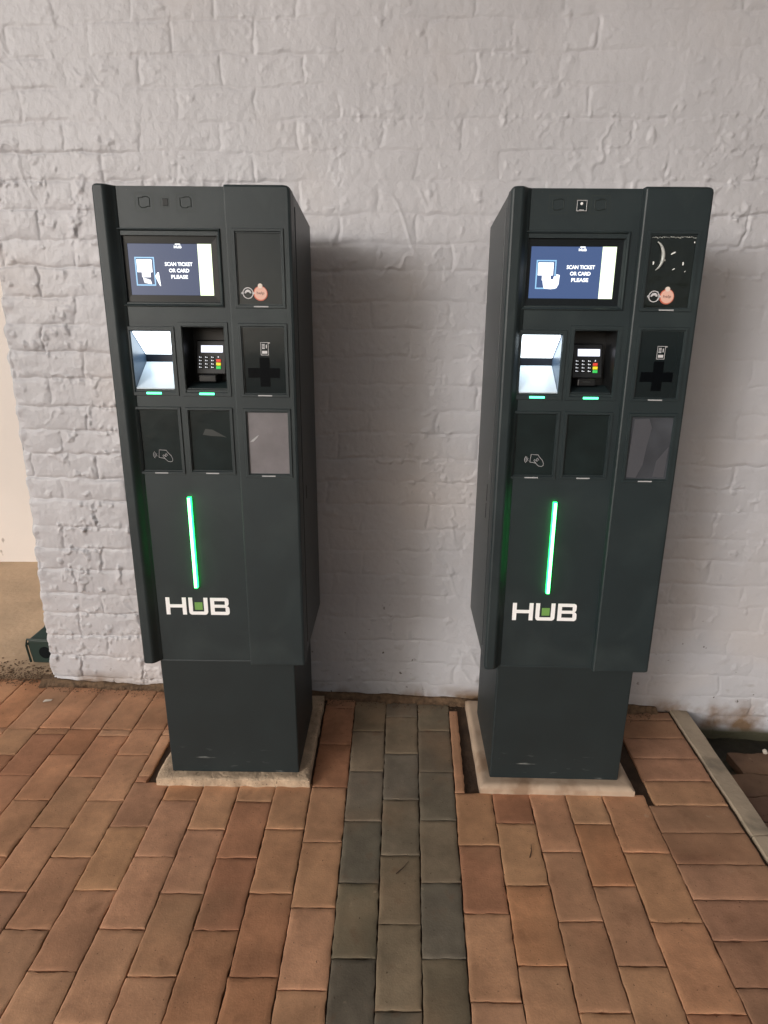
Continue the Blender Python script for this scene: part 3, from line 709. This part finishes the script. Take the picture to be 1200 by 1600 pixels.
    # lower dark windows in the main face
    for k, (pn, mt) in enumerate(((PA, 'film_dark'), (PB, 'film_dark'))):
        x0, x1, z0, z1 = pn
        g = A('window_panel', q(x0-.001, x1+.001, z0-.001, z1+.001, YM+.0035), M[mt], sh=True)
        A('panel_frame', frame(x0-.0100, x1+.0100, z0-.0115, z1+.0085, YM), M['paint'], g, sh=True)
        xm = .1015 if k == 0 else .2435
        A('marker_bar', MB().box(xm-.0180, xm+.0180, YM-.0036, YM-.0022, 1.0150, 1.0182), M['bar'], g, sh=True)
        if k == 0:
            ik = MB(); y_ = YM+.0025
            for rr in (.0055, .0095, .0135):
                ik.tube([(.0910-rr*math.cos(t)+.004, y_, 1.0660+rr*math.sin(t)) for t in [R(-42+12*q_) for q_ in range(8)]], .00055, 4)
            ik.tube([(x, y_, z) for x, z in ((.0960, 1.0590), (.0985, 1.0800), (.1180, 1.0790), (.1205, 1.0740))], .0006, 4)
            ik.tube([(x, y_, z) for x, z in ((.0960, 1.0590), (.1060, 1.0575), (.1120, 1.0560))], .0006, 4)
            ik.tube([(x, y_, z) for x, z in ((.1205, 1.0740), (.1300, 1.0640), (.1335, 1.0560), (.1330, 1.0490), (.1280, 1.0470), (.1210, 1.0480), (.1150, 1.0530), (.1065, 1.0640), (.1085, 1.0665), (.1130, 1.0630), (.1165, 1.0610))], .0006, 4)
            ik.tube([(x, y_, z) for x, z in ((.1165, 1.0610), (.1140, 1.0680), (.1165, 1.0700), (.1205, 1.0640))], .0006, 4)
            A('contactless_icon', ik, M['white_ink'], g, sh=True)
        elif no == 1:
            A('film_lift', MB().poly([(x, YM+.0030, z) for x, z in ((.222, 1.123), (.230, 1.139), (.249, 1.137), (.268, 1.127), (.288, 1.116), (.270, 1.119), (.245, 1.120))]), M['smear'], g, sh=True)
    # light bar, logo
    bar_ = A('light_bar', MB().prism_z([(.1680, YM), (.1680, YM-.009), (.1698, YM-.011), (.1762, YM-.011), (.1780, YM-.009), (.1780, YM)], .6760, .9480), M['led'], sh=True)
    A('light_core', MB().box(.1698, .1762, YM-.0118, YM-.0108, .6780, .9460), M['led_core'], bar_, sh=True)
    lg = MB(); yy = YM-.0012; X0_, Z0_, LW, LH = .0765, .5870, .1880, .0545
    tx = lambda u: X0_+u/336*LW
    tz = lambda v: Z0_+v/92*LH
    bx = lambda u0, u1, v0, v1: lg.box(tx(u0), tx(u1), yy, YM+.0005, tz(v0), tz(v1))
    bx(0, 21, 0, 92); bx(87, 108, 0, 92); bx(21, 87, 38, 55)
    def stroke(out):
        lg.prism_y([(tx(u), tz(v)) for u, v in out], yy, YM+.0005)
    stroke([(121, 92), (121, 14), (125, 5), (134, 0), (209, 0), (218, 5), (222, 14), (222, 92), (201, 92), (201, 17), (142, 17), (142, 92)])
    bx(236, 257, 0, 92); bx(257, 315, 0, 17); bx(257, 312, 39, 55); bx(257, 312, 75, 92)
    stroke([(315, 0), (326, 0), (334, 6), (336, 14), (336, 34), (332, 43), (324, 47), (330, 52), (333, 60), (333, 80), (329, 88), (320, 92), (312, 92), (312, 75), (313, 74), (313, 56), (312, 55), (312, 39), (315, 38), (315, 17)])
    lo = A('logo', lg, M['logo'], sh=True)
    A('logo_square', MB().box(tx(153), tx(194), yy, YM+.0005, tz(27), tz(67)), M['logo_green'], lo, sh=True)
    # pressed marks above the display
    em = MB(); y_ = YM-.0002
    for x0, x1 in ((.0955, .1430), (.1985, .2460)):
        z0, z1 = 1.680, 1.7225
        em.ring(x0, x1, z0, z1, [(0, y_), (.0024, y_)])
        cx_, cz_ = (x0+x1)/2, (z0+z1)/2; o8 = [R(22.5+45*k) for k in range(8)]
        em.tube([(cx_+sx_*.0135, y_, cz_+sz_*.0125) for sx_, sz_ in ((-1, -.6), (-.6, -1), (.3, -1), (.3, -.8), (1, -.8), (1, .7), (.6, 1), (-.2, 1), (-.2, .8), (-1, .8))], .0011, 4, closed=True)
    em.ring(.1590, .1820, 1.690, 1.714, [(0, y_), (.0018, y_)])
    A('embossed_marks', em, M['emboss'], fd, sh=True)
    if no == 2:
        cg = A('camera_window', MB().box(.1640, .1890, YM-.0030, YM+.001, 1.6860, 1.7110), M['glass'], sh=True, bevel=.002)
        A('camera_glint', MB().disc(.1755, 1.7030, .0032, YM-.0045, YM-.002, 14), M['logo'], cg, sh=True)  # highlight on the camera window, put in as a white disc
        A('camera_lip', MB().box(.1700, .1820, YM-.0045, YM-.002, 1.6865, 1.6895), M['bar'], cg, sh=True)
        A('camera_edge', MB().ring(.1640, .1890, 1.6860, 1.7110, [(0, YM-.0033), (.0009, YM-.0036), (.0016, YM-.0033)]), M['bar'], cg, sh=True)
    else:
        A('camera_window', MB().box(.1650, .1790, YM-.0008, YM+.001, 1.6930, 1.7100), M['bezel'], sh=True, bevel=.001)
    # side module: stands proud of the main face, chamfered inner edge, rounded outer corner
    sm = MB(); a8 = [(WS, .048), (WS, .0045), (WS+.0010, .0015), (WS+.0040, 0), (W-.007, 0), (W-.002, .002), (W, .007), (W, .048)]
    w1 = (.3480, .4585, 1.4625, 1.6300); w2 = (.3510, .4595, 1.2390, 1.4055); w3 = (.3520, .4615, 1.0215, 1.1880)
    n = len(a8); lv = [HB, HB+.003, HT-.014, HT-.006, HT-.0015, HT]; ins = [(.003, .001), (0, 0), (0, 0), (.0018, 0), (.007, .002), (.013, .004)]
    for z, (dx, dy) in zip(lv, ins):
        for x, y in a8: sm.v.append((x-(dx if x > W-.01 else 0), y+dy*(1 if y < .04 else 0), z))
    for a in range(len(lv)-1):
        for k in range(n):
            if k == 3 and a == 1: continue               # the flat front, laid below with its holes
            j = (k+1) % n; sm.f.append((a*n+k, a*n+j, (a+1)*n+j, (a+1)*n+k))
    sm.f.append(tuple(range(n))); sm.f.append(tuple((len(lv)-1)*n+k for k in reversed(range(n))))
    pl = MB(); pl = plate(WS+.0040, W-.007, lv[1], lv[2], 0.0, .001, [w+(.006,) for w in (w1, w2, w3)])
    i = len(sm.v); sm.v += pl.v; sm.f += [tuple(i+k for k in f) for f in pl.f]
    mod = A('side_module', sm, M['paint'], sh=True)
    mats = ('glass', 'glass', 'film_grey') if no == 1 else ('glass_wrinkled', 'glass', 'film_patch')
    lab = ('pale grey film over the window', 'glossy wrinkled film over the window')
    for k, (wn, mt) in enumerate(zip((w1, w2, w3), mats)):
        x0, x1, z0, z1 = wn
        g = A('window_panel', q(x0-.001, x1+.001, z0-.001, z1+.001, .0030), M[mt], sh=True)
        if no == 1 and k == 2: g['label'] = 'window covered with pale grey film'
        if no == 2 and k == 0: g['label'] = 'window under glossy wrinkled film'
        A('panel_frame', frame(x0-.0105, x1+.0090, z0-.0105, z1+.0110, 0.0), M['paint'], g, sh=True)
        xm = .4040
        A('marker_bar', MB().box(xm-.0185, xm+.0185, -.0036, -.0022, z0-.0075, z0-.0043), M['bar'], g, sh=True)
        if k == 0:
            ring_ = A('help_button', MB().disc(.4030, 1.4885, .0180, .0008, .003), M['coral'], g, sh=True)
            A('help_face', MB().disc(.4035, 1.4890, .0158, .0002, .0010), M['pink'], g, sh=True)
            A('help_text', text_mesh('help', .0088, .4035, 1.4885, -.0001, .0190, bold=.01), M['brown_ink'], g, sh=True, fix=False)
            A('help_knob', MB().disc(.4030, 1.5065, .0058, -.0004, .0025), M['cream'], g, sh=True)
            em_ = MB().annulus(.3712, 1.4890, .0118, .0138, .0006, .003)
            em_.disc(.3575, 1.4890, .0030, .0006, .003, 10); em_.disc(.3849, 1.4890, .0030, .0006, .003, 10)
            hr = [(.3712+.0085*math.cos(R(a)), 1.4890+.0085*math.sin(R(a))) for a in range(0, 181, 15)]+[(.3650, 1.4878), (.3690, 1.4915), (.3730, 1.4915), (.3765, 1.4885)]
            em_.prism_y(hr, .0006, .003)
            A('headset_mark', em_, M['white_ink'], g, sh=True)
            if no == 2:     # reflection on the lifted film and its glints, put in as pale pieces
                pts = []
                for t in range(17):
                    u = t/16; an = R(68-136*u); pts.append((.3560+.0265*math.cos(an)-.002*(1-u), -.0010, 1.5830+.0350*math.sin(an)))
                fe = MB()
                A('film_reflection', MB().tube(pts, lambda t: .0010+.0036*math.sin(math.pi*max(.03, min(.97, t))), 6), M['glare_edge'], g, sh=True, smooth=True)
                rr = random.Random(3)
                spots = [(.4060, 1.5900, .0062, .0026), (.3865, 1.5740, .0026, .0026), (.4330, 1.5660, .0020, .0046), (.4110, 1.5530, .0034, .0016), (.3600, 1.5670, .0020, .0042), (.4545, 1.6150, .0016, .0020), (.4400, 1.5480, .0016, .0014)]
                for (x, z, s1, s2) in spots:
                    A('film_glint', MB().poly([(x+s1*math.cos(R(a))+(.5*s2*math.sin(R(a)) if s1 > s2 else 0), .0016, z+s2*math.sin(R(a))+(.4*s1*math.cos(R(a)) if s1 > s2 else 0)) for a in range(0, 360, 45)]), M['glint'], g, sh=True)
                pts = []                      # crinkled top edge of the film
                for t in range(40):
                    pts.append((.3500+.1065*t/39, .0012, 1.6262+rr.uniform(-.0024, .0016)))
                A('film_rim', MB().tube(pts, lambda t: .00035+.0011*abs(math.sin(t*61))*abs(math.sin(t*17)), 5), M['glare_edge'], g, sh=True)
        if k == 1:
            tk = MB().ring(.3965, .4170, 1.3365, 1.3690, [(0, .0024), (.0010, .0024)])
            y_ = .0024
            tk.quad((.400, y_, 1.3405), (.4135, y_, 1.3405), (.4135, y_, 1.3475), (.400, y_, 1.3475))
            for t in range(4): tk.quad((.4000, y_, 1.3525+.0034*t), (.4075, y_, 1.3525+.0034*t), (.4075, y_, 1.3543+.0034*t), (.4000, y_, 1.3543+.0034*t))
            tk.quad((.4105, y_, 1.3540), (.4130, y_, 1.3540), (.4130, y_, 1.3630), (.4105, y_, 1.3630)); tk.quad((.4170, y_, 1.3665), (.4215, y_, 1.3665), (.4215, y_, 1.3685), (.4170, y_, 1.3685))
            A('ticket_icon', tk, M['white_ink'], g, sh=True)
            cr = MB().prism_y([(x, z) for x, z in ((.3920, 1.2560), (.4180, 1.2560), (.4180, 1.2790), (.4440, 1.2790), (.4440, 1.3040), (.4180, 1.3040), (.4180, 1.3310), (.3920, 1.3310), (.3920, 1.3040), (.3610, 1.3040), (.3610, 1.2790), (.3920, 1.2790))], .0022, .0029)
            A('ticket_outlet', cr, M['cut'], g, sh=True)
        if k == 2 and no == 1:
            A('film_lift', MB().poly([(x, .0024, z) for x, z in ((.356, 1.108), (.366, 1.110), (.376, 1.120), (.381, 1.128), (.372, 1.122), (.362, 1.114))]), M['bar'], g, sh=True)
        if k == 2 and no == 2:
            for pp in (((.354, 1.026), (.380, 1.024), (.395, 1.060), (.400, 1.110), (.408, 1.160), (.398, 1.184), (.360, 1.182), (.356, 1.10)), ((.425, 1.028), (.455, 1.026), (.459, 1.110), (.448, 1.096), (.430, 1.070))):
                A('film_lift', MB().poly([(x, .0024, z) for x, z in pp]), mat('film_pale', (.075, .078, .09), .3, bump=[(20, .002, 3)]), g, sh=True)
    return r
kiosk(1, K1, 'dark green ticket kiosk with pale grey film over its lowest right window')
kiosk(2, K2, 'dark green ticket kiosk with glossy wrinkled film over its upper right window')

# plinths
def plinth(pose, x0, x1, y0, y1, h, rough, m, label):
    mb = MB(); n = 90; rg = 3
    nx, ny = 70, 60
    for i in range(nx+1):
        for j in range(ny+1):
            x = x0+(x1-x0)*i/nx; y = y0+(y1-y0)*j/ny
            e = min(x-x0, x1-x, y-y0, y1-y); X_, Y_ = np.array(x), np.array(y)
            z = h+rough*float(fbm(X_, Y_, 40, 3, 3))-(.010 if m == 'plinth_smooth' else .004)*max(0, 1-e/.012)**1.5
            dx = rough*1.2*float(fbm(X_, Y_, 25, 9, 2)) if i in (0, nx) else 0; dy = rough*1.4*float(fbm(X_, Y_, 25, 12, 2)) if j == 0 else 0
            mb.v.append((x+dx, y+dy, z))
    for i in range(nx):
        for j in range(ny): a = i*(ny+1)+j; mb.f.append((a, a+ny+1, a+ny+2, a+1))
    lo = [i*(ny+1) for i in range(nx+1)]+[nx*(ny+1)+j for j in range(1, ny+1)]+[i*(ny+1)+ny for i in range(nx-1, -1, -1)]+[j for j in range(ny-1, 0, -1)]
    b = len(mb.v)
    for k in lo: p = mb.v[k]; mb.v.append((p[0], p[1], -.08))
    for k in range(len(lo)):
        j = (k+1) % len(lo); mb.f.append((lo[j], lo[k], b+k, b+j))
    o = obj('concrete_plinth', mb, M[m], smooth=False, loc=(pose[0], pose[1], 0)); o.rotation_euler = (0, 0, pose[2])
    for p in o.data.polygons: p.use_smooth = p.normal.z > .5
    return tag(o, label, 'plinth', 'concrete plinths under the kiosks')
plinth(K1, -.002, .487, -.0110, .455, .0290, .0030, 'plinth_rough', 'coarse sandy concrete plinth under the kiosk near the end of the brick wall')
plinth(K2, 0.008, .494, -.0175, .45, .0290, .0009, 'plinth_smooth', 'smooth pale concrete plinth under the kiosk beside the kerb')

# ------------------------------------------------------------------ bait box behind the wall end
def bait():
    r = bpy.data.objects.new('bait_box', None); C.objects.link(r); r.location = (-1.560, 2.31, 0.0); r.rotation_euler = (0, 0, R(-3))
    tag(r, 'small dark green plastic box with a round hole lying behind the wall end', 'bait box')
    # front outline (x,z), top slopes away to the back
    mb = MB()
    front = [(0.012, 0.0), (0.0, 0.085), (0.006, 0.112), (0.26, 0.112), (0.255, 0.0)]
    back = [(0.030, 0.0), (0.020, 0.10), (0.050, 0.150), (0.23, 0.150), (0.235, 0.0)]
    n = 5; mb.v = [(x, 0, z) for x, z in front]+[(x, 0.085, z) for x, z in back]+[(x, 0.20, z) for x, z in back]
    mb.f = [(0, 4, 3, 2, 1)]
    for a in (0, 1):
        for k in range(n): j = (k+1) % n; mb.f.append((a*n+k, a*n+j, (a+1)*n+j, (a+1)*n+k))
    mb.f.append(tuple(2*n+k for k in range(n)))
    obj('housing', mb, M['bait'], r, bevel=0.006)
    rim = [(0.006, -.004, 0.006), (-.003, -.004, 0.086), (0.004, -.004, 0.115), (0.256, -.004, 0.115)]
    obj('rim', MB().tube(rim, .0045, 8), M['bait'], r, smooth=True)
    obj('rim', MB().tube([(-.002, -.002, .088), (.016, .080, .104), (.048, .085, .152)], .0045, 8), M['bait'], r, smooth=True)
    obj('entry_hole', MB().disc(.075, .052, .028, -.0012, .004), M['gap'], r)
bait()
# ------------------------------------------------------------------ small litter
def twig(a, b, rad, label):
    m_ = ((a[0]+b[0])/2+.003, (a[1]+b[1])/2, .0035)
    o = obj('twig', MB().tube([(a[0], a[1], .002), m_, (b[0], b[1], .003)], lambda t: rad*(1-.6*t), 5), M['twig'], smooth=True)
    tag(o, label, 'twig')
twig((.028, 1.262), (.062, 1.300), .0016, 'short dark twig lying on the grey pavers')
twig((.400, 1.318), (.413, 1.362), .0016, 'short dark twig lying on the red pavers in front of the kiosk beside the kerb')
ch = obj('paper_scrap', MB().poly([(-1.345, 2.018, .004), (-1.318, 2.026, .005), (-1.315, 2.036, .004), (-1.342, 2.030, .006)]).poly([(-1.345, 2.018, .002), (-1.318, 2.026, .002), (-1.315, 2.036, .002), (-1.342, 2.030, .002)]), M['chip'])
tag(ch, 'tiny white scrap on the red pavers below the end of the brick wall', 'scrap')
st = MB(); rr = random.Random(2)
for th in range(5):
    for ph in range(8):
        pass
bm = bmesh.new(); bmesh.ops.create_icosphere(bm, subdivisions=2, radius=.009)
for v in bm.verts: v.co *= 1+rr.uniform(-.2, .2)
me = bpy.data.meshes.new('pebble'); bm.to_mesh(me); bm.free(); me.materials.append(M['chip'])
pb = bpy.data.objects.new('pebble', me); C.objects.link(pb); pb.location = (1.400, 1.872, -.080)
tag(pb, 'pale pebble at the edge of the lower pavers beyond the kerb', 'pebble')
